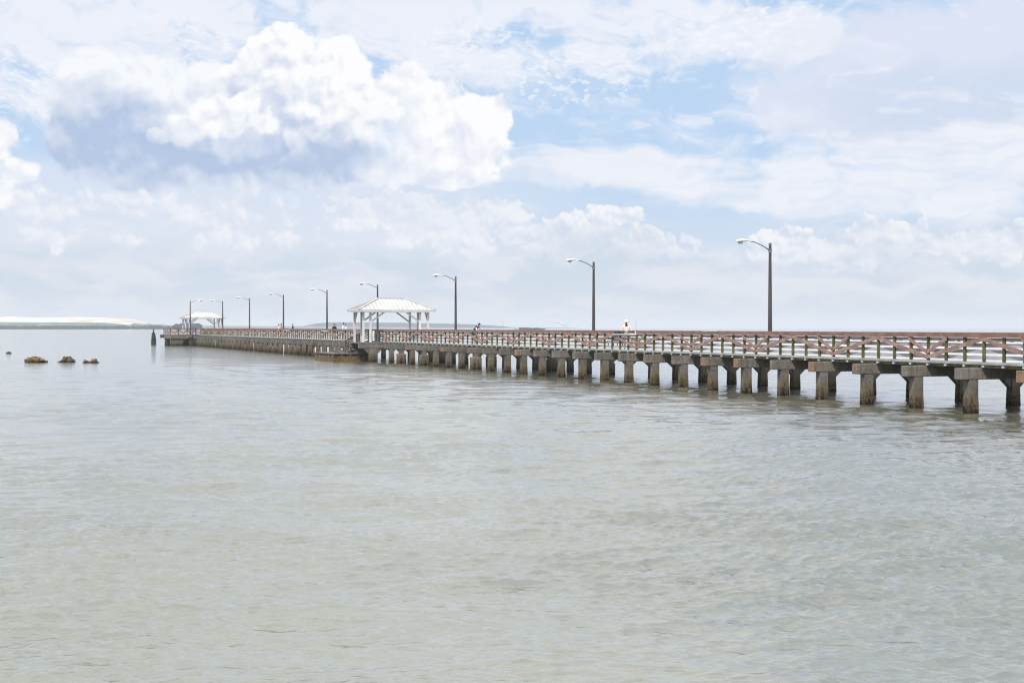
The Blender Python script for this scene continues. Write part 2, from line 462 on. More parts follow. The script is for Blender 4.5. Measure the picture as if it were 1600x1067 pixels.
# bents
def haunch_poly(x0, sgn, w=0.62, h=0.56, top=1.31):
    return [(x0, top), (x0 + sgn * w, top), (x0, top - h)]
def bent_meshes(b, near, a0=0.0, a1=A_CAP):
    cap = MB(); cap.box(a0, a1, 0.0, 0.40, 1.31, ZC)
    cols = [(0.43, 0.87), (5.5, 5.94)]
    if a0 < -1: cols = [(-0.6, 0.2), (5.5, 5.94)]
    cm = []
    for i, (x0, x1) in enumerate(cols):
        m = MB(); y0, y1 = (0.02, 0.37)
        # tapering slightly ragged foot
        hs = [(-1.6, 0.022), (0.0, 0.018), (0.45, 0.008), (0.7, 0.0), (1.308, 0.0)]
        for k in range(len(hs) - 1):
            z0, e0 = hs[k]; z1, e1 = hs[k + 1]
            j = random.uniform(-0.01, 0.015)
            m.hexa([(x0 - e0, y0 - e0, z0), (x1 + e0, y0 - e0, z0), (x1 + e0, y1 + e0, z0), (x0 - e0, y1 + e0, z0),
                    (x0 - e1, y0 - e1, z1), (x1 + e1, y0 - e1, z1), (x1 + e1, y1 + e1, z1), (x0 - e1, y1 + e1, z1)])
        if i == 1 or a0 < -1:
            hp = haunch_poly(x1, 1); m.prism(hp, 'y', 0.06, 0.33)
            hp = haunch_poly(x0, -1); m.prism(hp, 'y', 0.06, 0.33)
        cm.append(m)
    return cap, cm
RUST = {0: .9, 3: .7, 4: .7, 6: .75, 7: .8, 9: .3, 15: .7, 20: .3, 23: .5}
JACK = {18: 1.0, 21: 0, 22: .95, 24: .9, 29: .9, 31: .9, 34: .95, 37: 1.0, 38: 1.0, 41: .8, 42: .9, 44: .9, 47: .8, 50: .9, 51: .8, 53: .7}
proto = {}
for n in range(-2, NB):
    b = bent_b(n)
    near = n <= 30
    wide = n in (26, 27)
    cap, cm = bent_meshes(b, near, -1.65 if wide else 0.0)
    if near:
        o = cap.build('pier_bent', M['concrete'], pier, bevel=0.03)
        for m in cm: c = m.build('column', M['concrete'], o)
    else:
        for m in cm:
            k = len(cap.v); cap.v += m.v; cap.f += [tuple(i + k for i in f) for f in m.f]; cap.mi += m.mi
        o = cap.build('pier_bent', M['concrete'], pier)
    o.location = (random.uniform(-0.03, 0.03), b + random.uniform(-0.05, 0.05), 0)
    o.rotation_euler = (0, 0, random.uniform(-0.012, 0.012))
    for ch in o.children: ch.color = (0, 0, 0, 1)
    o.color = (RUST.get(n, 0.0), 0, 0, 1)
    if JACK.get(n):
        j = MB(); h = JACK[n]
        j.box(0.27, 1.02, -0.22, 0.58, -1.5, h)
        j = j.build('footing_jacket', M['concrete'], o, bevel=0.06)
    if n in (21, 14, 25, 17):
        j = MB(); j.box(5.3, 6.1, -0.2, 0.56, -1.5, 0.85); j.build('footing_jacket', M['concrete'], o, bevel=0.06)

def clear_color():
    for o in bpy.data.objects:
        if o.type == 'MESH' and not o.name.startswith('pier_bent'): o.color = (0, 0, 0, 1)
# railing panels. One panel = two bents, from peak to peak
PS = BS / 3.0
def vboard(m, y0, z0, y1, z1, x, th, w, clip=None, mi=0):
    # flat board in the plane x, between (y0,z0) and (y1,z1); vertical cut ends
    if clip:
        c0, c1 = clip
        ya, yb = min(y0, y1), max(y0, y1)
        if yb <= c0 or ya >= c1: return
        def at(y): return z0 + (z1 - z0) * (y - y0) / (y1 - y0)
        na, nb = max(ya, c0), min(yb, c1)
        y0, z0, y1, z1 = na, at(na), nb, at(nb)
    L = math.hypot(y1 - y0, z1 - z0)
    if L < 0.05: return
    hv = w / 2 * L / abs(y1 - y0)
    m.hexa([(x, y0, z0 - hv), (x + th, y0, z0 - hv), (x + th, y1, z1 - hv), (x, y1, z1 - hv),
            (x, y0, z0 + hv), (x + th, y0, z0 + hv), (x + th, y1, z1 + hv), (x, y1, z1 + hv)], mi)
def rail_panel(side, c0, c1, posts, near, b_peak, notch=None):
    """side -1: outside faces the camera; +1: the far railing. local origin at (rail plane, b_peak)"""
    s = side
    def bx(m, xa, xb, y0, y1, z0, z1, mi=0):
        xa *= s; xb *= s
        m.box(min(xa, xb), max(xa, xb), y0, y1, z0, z1, mi)
    top = MB()
    segs = [(c0, c1)]
    if notch:
        segs = [(c0, notch[0]), (notch[1], c1)]
    for (e0, e1) in segs:
        if e1 - e0 < 0.05: continue
        bx(top, -0.09, 0.10, e0, e1, ZR - 0.04, ZR)
        bx(top, 0.055, 0.098, e0, e1, ZR - 0.185, ZR - 0.043)
    o = top.build('top_rail', M['red_dark'], pier)
    o.location = (A_RAIL if s < 0 else A_FAR, b_peak, 0)
    if notch:
        t = MB()
        bx(t, -0.16, 0.20, notch[0], notch[1], ZR - 0.25, ZR - 0.20)
        t.build('cutting_board', M['white_shade'], o)
        t = MB(); bx(t, -0.05, -0.01, notch[0], notch[1], ZR - 0.09, ZR - 0.02)
        t.build('notch_bar', M['dark_wood'], o)
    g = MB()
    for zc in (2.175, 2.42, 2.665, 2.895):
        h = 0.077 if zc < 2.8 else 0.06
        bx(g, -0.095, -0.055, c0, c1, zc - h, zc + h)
    g.build('boarding', M['grey_board'] if s < 0 else M['white_shade'], o)  # far boards lit, near boards shaded: the difference is put into their colours
    v = MB()
    zb, zt = 2.14, 2.93; mid = 3 * PS
    vboard(v, 0, zt, mid, zb, s * 0.056 if s > 0 else -0.096, 0.04, 0.165, (c0, c1))
    vboard(v, mid + 0.0, zb, 6 * PS, zt, s * 0.056 if s > 0 else -0.096, 0.04, 0.165, (c0, c1))
    vboard(v, mid - 1.1 * PS, zt, mid - 0.04, zb + 0.22, s * 0.056 if s > 0 else -0.096, 0.039, 0.15, (c0, c1))
    vboard(v, mid + 0.04, zb + 0.22, mid + 1.1 * PS, zt, s * 0.056 if s > 0 else -0.096, 0.039, 0.15, (c0, c1))
    if v.v: v.build('diagonal_braces', M['red'], o)
    for k in posts:
        y = k * PS
        if notch and notch[0] < y < notch[1]: ztop = ZR - 0.26
        else: ztop = ZR - 0.042
        if near:
            m = MB(); m.box(-0.05, 0.05, y - 0.05, y + 0.05, 1.98, ztop)
            po = m.build('post', M['post'], o)
            m = MB(); m.box(-0.068, 0.068, y - 0.068, y + 0.068, 1.80, 2.0); m.build('post_sleeve', M['sleeve'], o)
        else:
            X = o.location.x; Yb = b_peak + y
            REST_P.box(X - 0.05, X + 0.05, Yb - 0.05, Yb + 0.05, 1.98, ztop)
            REST_S.box(X - 0.068, X + 0.068, Yb - 0.068, Yb + 0.068, 1.80, 2.0)
    return o
REST_P = MB(); REST_S = MB()
def b_notch(xl, xr):
    b1, b0 = b_from_x(xl, A_RAIL), b_from_x(xr, A_RAIL)
    return b0, b1
NOTCH = [b_notch(961, 995.5), b_notch(504, 513), b_notch(444, 453), b_notch(1790, 1850)]
n = -3
while n < 61:
    bp = bent_b(n) - 0.08
    L = 6 * PS
    nt = None
    for (q0, q1) in NOTCH:
        if q0 < bp + L and q1 > bp: nt = (max(0, q0 - bp), min(L, q1 - bp))
    if n == 27:
        rail_panel(-1, 5.3 * PS, L, [], False, bp)
    else:
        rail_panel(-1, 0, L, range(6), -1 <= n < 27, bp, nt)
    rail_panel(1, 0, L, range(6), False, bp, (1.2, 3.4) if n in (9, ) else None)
    n += 2

o = REST_P.build('posts', M['post'], pier); tag(o, 'mossy posts of the far railing and of the distant part of the pier', kind='stuff')
o = REST_S.build('post_sleeves', M['sleeve'], pier); tag(o, 'pale sleeves at the feet of the distant railing posts', kind='stuff')
# T-head at the seaward end
TB0, TB1, TA0, TA1 = 263.0, 272.5, -3.6, 12.0
th = MB(); th.box(TA0, TA1, TB0, TB1, 1.85, ZD); th.box(0.98, 5.45, END_B, TB0 - 0.002, 1.85, ZD - 0.003)
th.build('end_platform_deck', M['deck_grey'], pier)
tb = MB(); tb.box(TA0 - 0.03, TA1 + 0.03, TB0 - 0.05, TB1 + 0.05, 1.28, 1.845)
tb.build('end_platform_beam', M['concrete'], pier)
for (a0, w) in ((-3.5, 2.2), (-0.2, 1.5), (2.5, 1.4), (6, 1.4), (9.5, 1.6)):
    for b0 in (TB0 + 0.2, TB1 - 1.2):
        m = MB(); m.box(a0, a0 + (w if b0 < 265 else 1.2), b0, b0 + 1.0, -1.5, 1.278)
        m.prism([(a0 + w, 1.278), (a0 + w + 0.7, 1.278), (a0 + w, 0.6)], 'y', b0 + 0.1, b0 + 0.8)
        m.build('end_platform_column', M['concrete'], pier)
def simple_rail(name, p0, p1, nseg):
    # a railing run in the pier frame between two (a,b) points
    m = MB(); p0 = Vector((p0[0], p0[1], 0)); p1 = Vector((p1[0], p1[1], 0)); dd = (p1 - p0) / nseg
    up = Vector((0, 0, 1)); 
    m.bar(p0 + up * (ZR - 0.06), p1 + up * (ZR - 0.06), 0.16, 0.12)
    for z in (2.2, 2.45, 2.7, 2.92): m.bar(p0 + up * z, p1 + up * z, 0.04, 0.14, mi=1)
    for i in range(nseg + 1):
        q = p0 + dd * i; m.box(q.x - 0.06, q.x + 0.06, q.y - 0.06, q.y + 0.06, 1.8, ZR, 2)
        if i < nseg:
            r = q + dd; mid = (q + r) / 2
            side = dd.normalized().cross(up) * 0.09
            m.bar(q + side + up * 2.95, mid + side + up * 2.15, 0.04, 0.12, mi=0)
            m.bar(mid + side + up * 2.15, r + side + up * 2.95, 0.035, 0.12, mi=0)
    return m.build(name, [M['red_dark'], M['grey_board'], M['post']], pier)
simple_rail('end_platform_railing', (TA0, TB0 + 0.05), (0.9, TB0 + 0.05), 3)
simple_rail('end_platform_railing', (TA0, TB1), (TA0, TB0 + 0.12), 3)
simple_rail('end_platform_railing', (TA1, TB1), (TA0, TB1), 6)
simple_rail('end_platform_railing', (5.6, TB0 + 0.05), (TA1, TB0 + 0.05), 2)
simple_rail('end_platform_railing', (A_RAIL, END_B - 0.9), (A_RAIL, TB0 - 0.1), 1)

# ------------------------------------------------------------------ street lamps
def make_lamp():
    r = empty('street_lamp')
    p = MB(); p.tube([(0, 0, -0.15), (0, 0, 0.25), (0, 0, 0.26), (0, 0, 3.0), (0, 0, 6.07)], [0.16, 0.16, 0.125, 0.108, 0.075], 14)
    p.build('pole', M['pole'], r, smooth=False)
    c = MB(); c.tube([(0, 0, 6.0), (0, 0, 6.10), (0, 0, 6.14)], [0.085, 0.09, 0.04], 12)
    c.build('pole_cap', M['arm'], r)
    c = MB(); c.tube([(0, 0, 5.60), (0, 0, 5.82)], 0.10, 12); c.build('arm_clamp', M['arm'], r)
    a = MB(); a.tube([(-0.06, 0, 5.72), (-0.35, 0, 5.90), (-0.75, 0, 6.07), (-1.05, 0, 6.17), (-1.35, 0, 6.22)], [0.035, 0.033, 0.03, 0.03, 0.03], 8)
    a.build('bracket_arm', M['arm'], r, smooth=True)
    h = MB()
    st = [(-1.10, 6.19, .035, .035), (-1.25, 6.205, .05, .045), (-1.42, 6.22, .07, .06), (-1.55, 6.225, .12, .085), (-1.75, 6.22, .17, .11), (-1.95, 6.205, .175, .115), (-2.10, 6.19, .14, .09), (-2.17, 6.18, .06, .05)]
    n = 14; b0 = 0
    for (x, z, ry, rz) in st:
        for k in range(n):
            t = 2 * math.pi * k / n
            zz = math.sin(t); zz = zz if zz > 0 else zz * 0.45
            h.v.append((x, ry * math.cos(t), z + rz * zz))
    for i in range(len(st) - 1):
        for k in range(n):
            a_ = i * n + k; c_ = i * n + (k + 1) % n
            h.f.append((a_, c_, c_ + n, a_ + n)); h.mi.append(0)
    h.f.append(tuple(range(n))); h.mi.append(0); e = (len(st) - 1) * n; h.f.append(tuple(e + k for k in range(n))); h.mi.append(0)
    ho = h.build('lamp_head', M['head'], r, smooth=True)
    g = MB(); rows = 5
    for i in range(rows + 1):
        t = math.pi / 2 * i / rows
        for k in range(n):
            u = 2 * math.pi * k / n
            g.v.append((-1.90 + 0.17 * math.cos(t) * math.cos(u), 0.125 * math.cos(t) * math.sin(u), 6.165 - 0.13 * math.sin(t)))
    for i in range(rows):
        for k in range(n):
            a_ = i * n + k; c_ = i * n + (k + 1) % n
            g.f.append((a_, c_, c_ + n, a_ + n)); g.mi.append(0)
    g.build('lens', M['glass'], ho, smooth=True)
    return r
LAMPS = [
    (1203, 'nearest and tallest street lamp standing on the right half of the pier'),
    (927.5, 'second nearest street lamp, just left of the man in the pale hat'),
    (712, 'third street lamp, first one to the right of the big pavilion roof'),
    (590, 'street lamp rising behind the roof of the nearer white pavilion'),
    (511, 'street lamp first to the left of the nearer white pavilion'),
    (443, 'street lamp beside the pair of people far along the pier'),
    (390, 'street lamp second to the right of the far white pavilion'),
    (348, 'street lamp in front of the right end of the far white pavilion'),
]
lamp0 = make_lamp()
for i, (px, lab) in enumerate(LAMPS):
    L = lamp0 if i == 0 else copy_tree(lamp0)
    a = 5.62
    L.location = W(a, b_from_x(px, a), ZD)
    L.rotation_euler = (0, 0, PR + R([0, 2, -3, 3, -2, 2, 0, 0][i]))
    tag(L, lab, 'street lamp', 'street lamps along the pier')
L = copy_tree(lamp0); a = -0.1; L.location = W(a, 262.5, ZD); L.rotation_euler = (0, 0, PR + math.pi)
tag(L, 'farthest street lamp at the pier end, its arm pointing right instead of left', 'street lamp', 'street lamps along the pier')
# brackets that carry the lamps outside the far railing
m = MB()
for (px, lab) in LAMPS:
    b = b_from_x(px, 5.62); m.box(5.40, 5.80, b - 0.25, b + 0.25, 1.66, 1.855)
m.build('lamp_bracket', M['concrete'], pier)
m = MB(); m.box(-0.4, 0.2, 262.2, 262.8, 1.5, 1.99); m.build('lamp_bracket', M['concrete'], pier)

# ------------------------------------------------------------------ pavilions
def make_pavilion():
    r = empty('pavilion')
    # local: x across (0 = left eave), y along (0 = front eave); z from deck level 0
    X1, Y1 = 7.85, 4.6; ze, zr = 3.07, 4.22; rx0, rx1, ry = 2.6, 5.25, 2.3
    rf = MB()
    e = [(0, 0, ze), (X1, 0, ze), (X1, Y1, ze), (0, Y1, ze)]; rd = [(rx0, ry, zr), (rx1, ry, zr)]
    t = 0.05
    v = e + rd + [(x, y, z - t) for (x, y, z) in e + rd]
    rf.v = v
    rf.f = [(0, 1, 5, 4), (1, 2, 5), (2, 3, 4, 5), (3, 0, 4), (6, 10, 11, 7), (7, 11, 8), (8, 11, 10, 9), (9, 10, 6), (0, 6, 7, 1), (1, 7, 8, 2), (2, 8, 9, 3), (3, 9, 6, 0)]
    rf.mi = [0] * 12
    ro = rf.build('roof', M['roof'], r)
    sm = MB()
    up = Vector((0, 0.4, 1)).normalized()
    def face_z(x, y):  # height of the roof at x,y
        return ze + (zr - ze) * min(y / ry, (Y1 - y) / ry, x / rx0, (X1 - x) / (X1 - rx1), 1.0)
    x = 0.42
    while x < X1 - 0.1:
        for (ya, s) in ((0, 1), (Y1, -1)):
            ymax = min(ry, ry * x / rx0, ry * (X1 - x) / (X1 - rx1))
            yb = ya + s * ymax
            sm.bar((x, ya + s * 0.06, ze + 0.02 + 0.03), (x, yb, face_z(x, yb) + 0.02), 0.03, 0.045)
        x += 0.41
    y = 0.4
    while y < Y1 - 0.1:
        f = 1 - abs(y - ry) / ry
        sm.bar((0.06, y, ze + 0.045), (rx0 * f, y, ze + (zr - ze) * f + 0.02), 0.03, 0.045)
        sm.bar((X1 - 0.06, y, ze + 0.045), (X1 - (X1 - rx1) * f, y, ze + (zr - ze) * f + 0.02), 0.03, 0.045)
        y += 0.41
    sm.build('roof_seams', M['seam'], ro)
    hp = MB()
    for (c, q) in (((0, 0), 0), ((0, Y1), 0), ((X1, 0), 1), ((X1, Y1), 1)):
        hp.bar((c[0], c[1], ze + 0.045), (rd[q][0], rd[q][1], zr + 0.045), 0.17, 0.05)
    hp.bar((rx0 - .1, ry, zr + 0.05), (rx1 + .1, ry, zr + 0.05), 0.2, 0.055)
    hp.build('ridge_cap', M['roof'], ro)
    fa = MB()
    fa.box(0.03, X1 - 0.03, 0.03, 0.07, ze - 0.22, ze - 0.055); fa.box(0.03, X1 - 0.03, Y1 - 0.07, Y1 - 0.03, ze - 0.22, ze - 0.055)
    fa.box(0.03, 0.07, 0.072, Y1 - 0.072, ze - 0.22, ze - 0.055); fa.box(X1 - 0.07, X1 - 0.03, 0.072, Y1 - 0.072, ze - 0.22, ze - 0.055)
    fa.build('fascia', M['white_shade'], r)
    PX = [0.62, 1.33, 6.35, 7.2]; PY = [0.55, 4.0]
    for xx in PX:
        for yy in PY:
            p = MB(); p.box(xx - 0.095, xx + 0.095, yy - 0.095, yy + 0.095, -0.22, ze - 0.20); p.build('post', M['white_shade'], r)
    bm_ = MB()
    for yy in PY: bm_.box(0.4, 7.45, yy - 0.09, yy + 0.09, ze - 0.2, ze - 0.06)
    for xx in PX: bm_.box(xx - 0.085, xx + 0.085, PY[0] + 0.1, PY[1] - 0.1, ze - 0.195, ze - 0.065)
    bm_.build('beam', M['white_shade'], r)
    for yy in PY:
        for (xa, xb) in ((1.42, 2.75), (6.26, 4.95)):
            b_ = MB(); b_.bar((xa, yy, ze - 1.15), (xb, yy, ze - 0.22), 0.10, 0.15); b_.build('brace', M['white_shade'], r)
    for xx in (0.62, 7.2):
        for (ya, yb) in ((PY[0] + 0.1, PY[0] + 0.95), (PY[1] - 0.1, PY[1] - 0.95)):
            b_ = MB(); b_.bar((xx, ya, ze - 1.1), (xx, yb, ze - 0.2), 0.10, 0.14, (1, 0, 0)); b_.build('brace', M['white_shade'], r)
    return r
pav = make_pavilion(); pav.location = W(-1.75, 134.15, ZD); pav.rotation_euler = (0, 0, PR)
tag(pav, 'nearer and larger looking white pavilion with a hipped metal roof at mid pier', 'pavilion', 'white pavilions on the pier')
pav2 = copy_tree(pav); pav2.location = W(-1.35, 263.6, ZD); pav2.rotation_euler = (0, 0, PR)
tag(pav2, 'far small white pavilion at the seaward end of the pier', 'pavilion', 'white pavilions on the pier')
# decks under the pavilions where they overhang the pier
m = MB(); m.box(-1.6, 0.95, 134.4, 138.9, 1.772, 1.90); m.build('pavilion_platform', M['concrete'], pier)
# grey service box standing inside the railing gap
m = MB(); m.box(1.05, 1.5, 138.1, 138.7, ZD, 3.05); bx = m.build('service_cabinet', M['arm'], None, bevel=0.03)
bx.location = P0; bx.rotation_euler = (0, 0, PR)
tag(bx, 'grey box at the railing gap beside the nearer pavilion posts', 'cabinet')

# ------------------------------------------------------------------ floating landing with stairs
dk = empty('landing_dock', W(-3.5, 137.6, 0), PR)
tag(dk, 'low timber landing dock with brown sides at the foot of the pier stairs', 'dock')
m = MB(); m.box(0.05, 3.68, 0.05, 8.1, -0.6, 0.50); m.build('float', M['ochre_wood'], dk)
m = MB(); m.box(0, 3.7, 0, 8.2, 0.70, 0.78); m.build('deck', M['deck_grey'], dk)
m = MB()
for i in range(5): m.box(0.02 + i * 0.88, 0.10 + i * 0.88, 0.01, 0.09, 0.3, 0.698)
for i in range(4): m.box(0.01, 0.09, 1.9 + i * 1.9, 2.0 + i * 1.9, 0.3, 0.698)
m.build('deck_supports', M['deck_grey'], dk)
m = MB(); m.box(0.15, 3.6, 0.3, 7.9, 0.502, 0.699); m.build('dark_gap_fill', M['dark_wood'], dk)  # dark block put in the gap to stand for shade under the deck
m = MB(); m.box(0.02, 0.12, 7.9, 8.0, 0.78, 1.28); m.build('corner_post', M['white'], dk)
def grid_rail(x0, x1, y0, y1, z0, z1, nx, nz, mats):
    m = MB(); up = Vector((0, 0, 1))
    p = Vector((x0, y0, 0)); q = Vector((x1, y1, 0))
    for i in range(nx + 1):
        r_ = p.lerp(q, i / nx); m.box(r_.x - 0.05, r_.x + 0.05, r_.y - 0.05, r_.y + 0.05, z0, z1)
    for k in range(nz):
        z = z0 + (z1 - z0) * (k + 0.75) / nz
        m.bar(p + up * z, q + up * z, 0.045, 0.11)
    return m
m = grid_rail(0.9, 2.0, 0.9, 0.9, 0.78, 2.0, 2, 4, None)
v2 = grid_rail(2.05, 2.9, 0.95, 1.0, 0.78, 2.0, 1, 4, None)
m.build('railing', M['deck_grey'], dk); v2.build('railing', M['deck_grey'], dk)
m = grid_rail(0.9, 0.9, 1.0, 3.2, 0.78, 2.0, 3, 4, None); m.build('railing', M['deck_grey'], dk)
st = empty('timber_stairs', W(-1.2, 139.4, 0), PR)
tag(st, 'timber stairs with sloping handrails leading from the pier deck down to the dock', 'stairs')
for i in range(7):
    f = i / 6; m = MB(); x = 0.1 + f * 2.0; z = 0.95 + f * 1.05
    m.box(x - 0.16, x + 0.16, 0.05, 1.15, z - 0.05, z); m.build('tread', M['deck_grey'], st)
for y in (0.0, 1.2):
    m = MB(); m.bar((-0.1, y, 0.80), (2.15, y, 1.95), 0.06, 0.26); m.build('stringer', M['deck_grey'], st)
    m = MB()
    m.bar((-0.3, y, 1.98), (2.15, y, 3.12), 0.07, 0.10); m.bar((-0.3, y, 1.66), (2.15, y, 2.80), 0.05, 0.08); m.bar((-0.3, y, 1.36), (2.15, y, 2.5), 0.05, 0.08)
    for f in (0, 0.5, 1.0): m.box(-0.3 + 2.4 * f, -0.21 + 2.4 * f, y - 0.045, y + 0.045, 0.80 + 1.15 * f, 2.0 + 1.13 * f)
    m.build('handrail', M['pole'], st)

# dark sign board sticking out at the pier end
sg = empty('sign_board', W(-3.65, 271.5, 0), PR)
m = MB(); m.box(-0.75, 0.0, -0.03, 0.03, 1.35, 1.95); m.build('panel', M['pole'], sg)
m = MB(); m.box(-0.80, -0.1, 0.032, 0.09, 1.60, 1.70); m.build('bracket', M['arm'], sg)
tag(sg, 'small dark square board sticking out from the seaward end of the pier', 'sign')

# ------------------------------------------------------------------ mooring piles
pl = empty('pile_cluster', (-69.3, 275, 0))
random.seed(8)
for i in range(7):
    t = 2 * math.pi * i / 6; r0 = 0.34 if i < 6 else 0; 
    h = [2.0, 2.25, 1.9, 2.1, 2.3, 2.0, 2.95][i]
    m = MB(); x, y = r0 * math.cos(t), r0 * math.sin(t)
    m.tube([(x * 1.25, y * 1.25, -1), (x * 0.95, y * 0.95, h * 0.5), (x * 0.66, y * 0.66, h)], [0.15, 0.135, 0.12], 10); m.build('pile', M['dark_wood'], pl)
m = MB(); m.tube([(0, 0, 1.25), (0, 0, 1.36)], 0.44, 16); m.build('binding_band', M['pole'], pl)
tag(pl, 'cluster of dark wooden mooring piles tied together left of the pier end', 'mooring piles')

# ------------------------------------------------------------------ rocks
def rock(name, px, py_w, wpx, hpx, seed, mat, label, depth=0.8, skew=0.0):
    d_ = F * EYE / (py_w - HY); x = (px - 800) / F * d_
    sc = F / d_; w = wpx / sc; h = hpx / sc
    bm = bmesh.new(); bmesh.ops.create_icosphere(bm, subdivisions=5, radius=1.0)
    from mathutils import noise as mn
    for vv in bm.verts:
        p = vv.co.copy()
        n1 = mn.fractal(p * 1.6 + Vector((seed, 0, 0)), 0.9, 2.1, 6)
        n2 = mn.noise(p * 0.9 + Vector((0, seed, 0)))
        k = 1 + 0.40 * n1 + 0.34 * n2 - 0.12 * abs(mn.noise(p * 3.1 + Vector((seed, 0, 3))))
        vv.co = Vector((p.x * k * w / 2, p.y * k * w / 2 * depth, p.z * k * h * 0.98))
        vv.co.x += skew * max(0, vv.co.z)
        vv.co.x *= 1.12 - 0.35 * max(0, p.z)
    me = bpy.data.meshes.new(name); bm.to_mesh(me); bm.free(); me.materials.append(mat)
    o = bpy.data.objects.new(name, me); col.objects.link(o); o.location = (x, d_ + 0.3, -0.02)
    tag(o, label, 'rock', 'rocks in the water')
    return o
rock('rock', 52.5, 566.5, 31, 9.5, 3.3, M['rock'], 'largest rounded brown rock second from the left in the water')
rock('rock', 101, 566.2, 23, 9.5, 5.1, M['rock_dark'], 'dark jagged rock in the middle of the row of rocks', 0.7, 0.5)
rock('rock', 133, 567, 11, 5.5, 9.4, M['rock'], 'small brown rock touching the left side of the last rock in the row')
rock('rock', 145.5, 567, 15, 6.5, 12.2, M['rock'], 'rightmost rounded brown rock of the row')
rock('rock', 12, 552.5, 9, 3.5, 20.2, M['rock'], 'tiny low rock far left, barely above the water')
USE_HAZE = True
USE_DENOISE = True
# ------------------------------------------------------------------ water
RE = 7.4e6
def build_water():
    rng = np.random.default_rng(11)
    fine = np.radians(np.linspace(-24, 24, 960))
    side = np.radians(np.concatenate([np.linspace(24, 180, 140)[1:]]))
    ang = np.concatenate([-side[::-1][:-1] * 1.0, fine, side]) if False else np.concatenate([-side[::-1], fine, side[:-1]])
    r = np.concatenate([np.array([0.6, 1.5, 3, 5, 7, 8.5]), 1.0 / np.linspace(1 / 9.8, 1 / 9000.0, 1500)])
    A, Rr = np.meshgrid(ang, r)
    X = Rr * np.sin(A); Y = Rr * np.cos(A)
    dth = np.gradient(ang)[None, :] * np.ones_like(Rr)
    cell = np.maximum(np.gradient(r)[:, None] * np.ones_like(Rr), Rr * dth)
    Z = np.zeros_like(X); DX = np.zeros_like(X); DY = np.zeros_like(X)
    # patchiness
    pt = np.zeros_like(X)
    for i in range(10):
        lam = rng.uniform(7, 40); th = rng.uniform(0, 2 * np.pi); k = 2 * np.pi / lam
        pt += np.sin(k * (X * np.cos(th) + Y * np.sin(th) * 1.6) + rng.uniform(0, 6.28))
    pt = np.clip(1.0 + pt / 10 ** 0.5 * 0.40, 0.35, 1.9)
    n = 120
    lams = np.exp(rng.uniform(np.log(0.11), np.log(5.0), n))
    for i in range(n):
        lam = lams[i]; k = 2 * np.pi / lam
        th = np.radians(-90 + 8 + rng.normal(0, 24))
        sl = 0.036 * (0.30 if lam > 2.6 else 0.5 if lam > 1.2 else 1.0) * (1.25 if lam < 0.45 else 1.0)
        a = sl / k
        fade = np.clip((lam / cell - 2.0) / 1.5, 0, 1)
        w = (pt if lam < 1.6 else 1.0) * fade * a
        ph = k * (X * np.cos(th) + Y * np.sin(th)) + rng.uniform(0, 6.28)
        Z += w * np.sin(ph); c = w * np.cos(ph) * 0.8
        DX += np.cos(th) * c; DY += np.sin(th) * c
    X += DX; Y += DY
    Z -= Rr ** 2 / (2 * RE)
    nr, nc = X.shape
    co = np.stack([X, Y, Z], -1).reshape(-1, 3).astype(np.float32)
    i0 = (np.arange(nr - 1)[:, None] * nc + np.arange(nc)[None, :])
    i1 = (np.arange(nr - 1)[:, None] * nc + (np.arange(nc) + 1)[None, :] % nc)
    q = np.stack([i0, i1, i1 + nc, i0 + nc], -1).reshape(-1, 4)[:, ::-1]
    cen = len(co); co = np.vstack([co, np.array([[0, 0, 0]], np.float32)])
    tri = np.stack([np.full(nc, cen), (np.arange(nc) + 1) % nc, np.arange(nc)], -1)
    me = bpy.data.meshes.new('water')
    me.vertices.add(len(co)); me.vertices.foreach_set('co', co.ravel())
    loops = np.concatenate([q.ravel(), tri[:, ::-1].ravel()]).astype(np.int32)
    me.loops.add(len(loops)); me.loops.foreach_set('vertex_index', loops)
    nf_ = len(q) + len(tri)
    me.polygons.add(nf_)
    starts = np.concatenate([np.arange(len(q)) * 4, len(q) * 4 + np.arange(len(tri)) * 3]).astype(np.int32)
    me.polygons.foreach_set('loop_start', starts)
    me.polygons.foreach_set('use_smooth', np.ones(nf_, bool))
    me.update(calc_edges=True)
    if me.polygons[len(q) // 2].normal.z < 0: me.flip_normals()
    o = bpy.data.objects.new('water', me); col.objects.link(o)
    tag(o, kind='structure')
    m, N, b = mat_new('bay water')
    p = worldpos(N)
    mp = N.node('ShaderNodeMapping'); N.l.new(p, mp.inputs['Vector']); mp.inputs['Scale'].default_value = (0.40, 1.0, 1.0); mp.inputs['Rotation'].default_value = (0, 0, 0.12)
    big = N.nf(p, 0.045, 4.0, 0.55)
    n0 = N.nf(mp.outputs[0], 0.55, 2.0, 0.5); n1 = N.nf(mp.outputs[0], 2.6, 3.0, 0.55); n2 = N.nf(mp.outputs[0], 13.0, 3.0, 0.6)
    c = N.mix(N.ramp(big, 0.35, 0.65), lin(*WATER_A), lin(*WATER_B))
    bp = N.node('ShaderNodeBump'); bp.inputs['Strength'].default_value = 0.9; bp.inputs['Distance'].default_value = 0.034
    N.put(bp.inputs['Height'], n1 + n2 * 0.34 + n0 * 2.4)
    # turbid body seen through the surface, and the sky mirrored on it by Fresnel
    N.n.remove(b)
    out = [q_ for q_ in N.n if q_.type == 'OUTPUT_MATERIAL'][0]
    df = N.node('ShaderNodeBsdfDiffuse'); N.l.new(c, df.inputs['Color']); df.inputs['Normal'].default_value = (0, 0, 1)
    upn = N.node('ShaderNodeCombineXYZ'); upn.inputs[2].default_value = 1.0; N.l.new(upn.outputs[0], df.inputs['Normal'])
    gl = N.node('ShaderNodeBsdfGlossy'); gl.inputs['Roughness'].default_value = 0.07; gl.inputs['Color'].default_value = (1, 1, 1, 1)
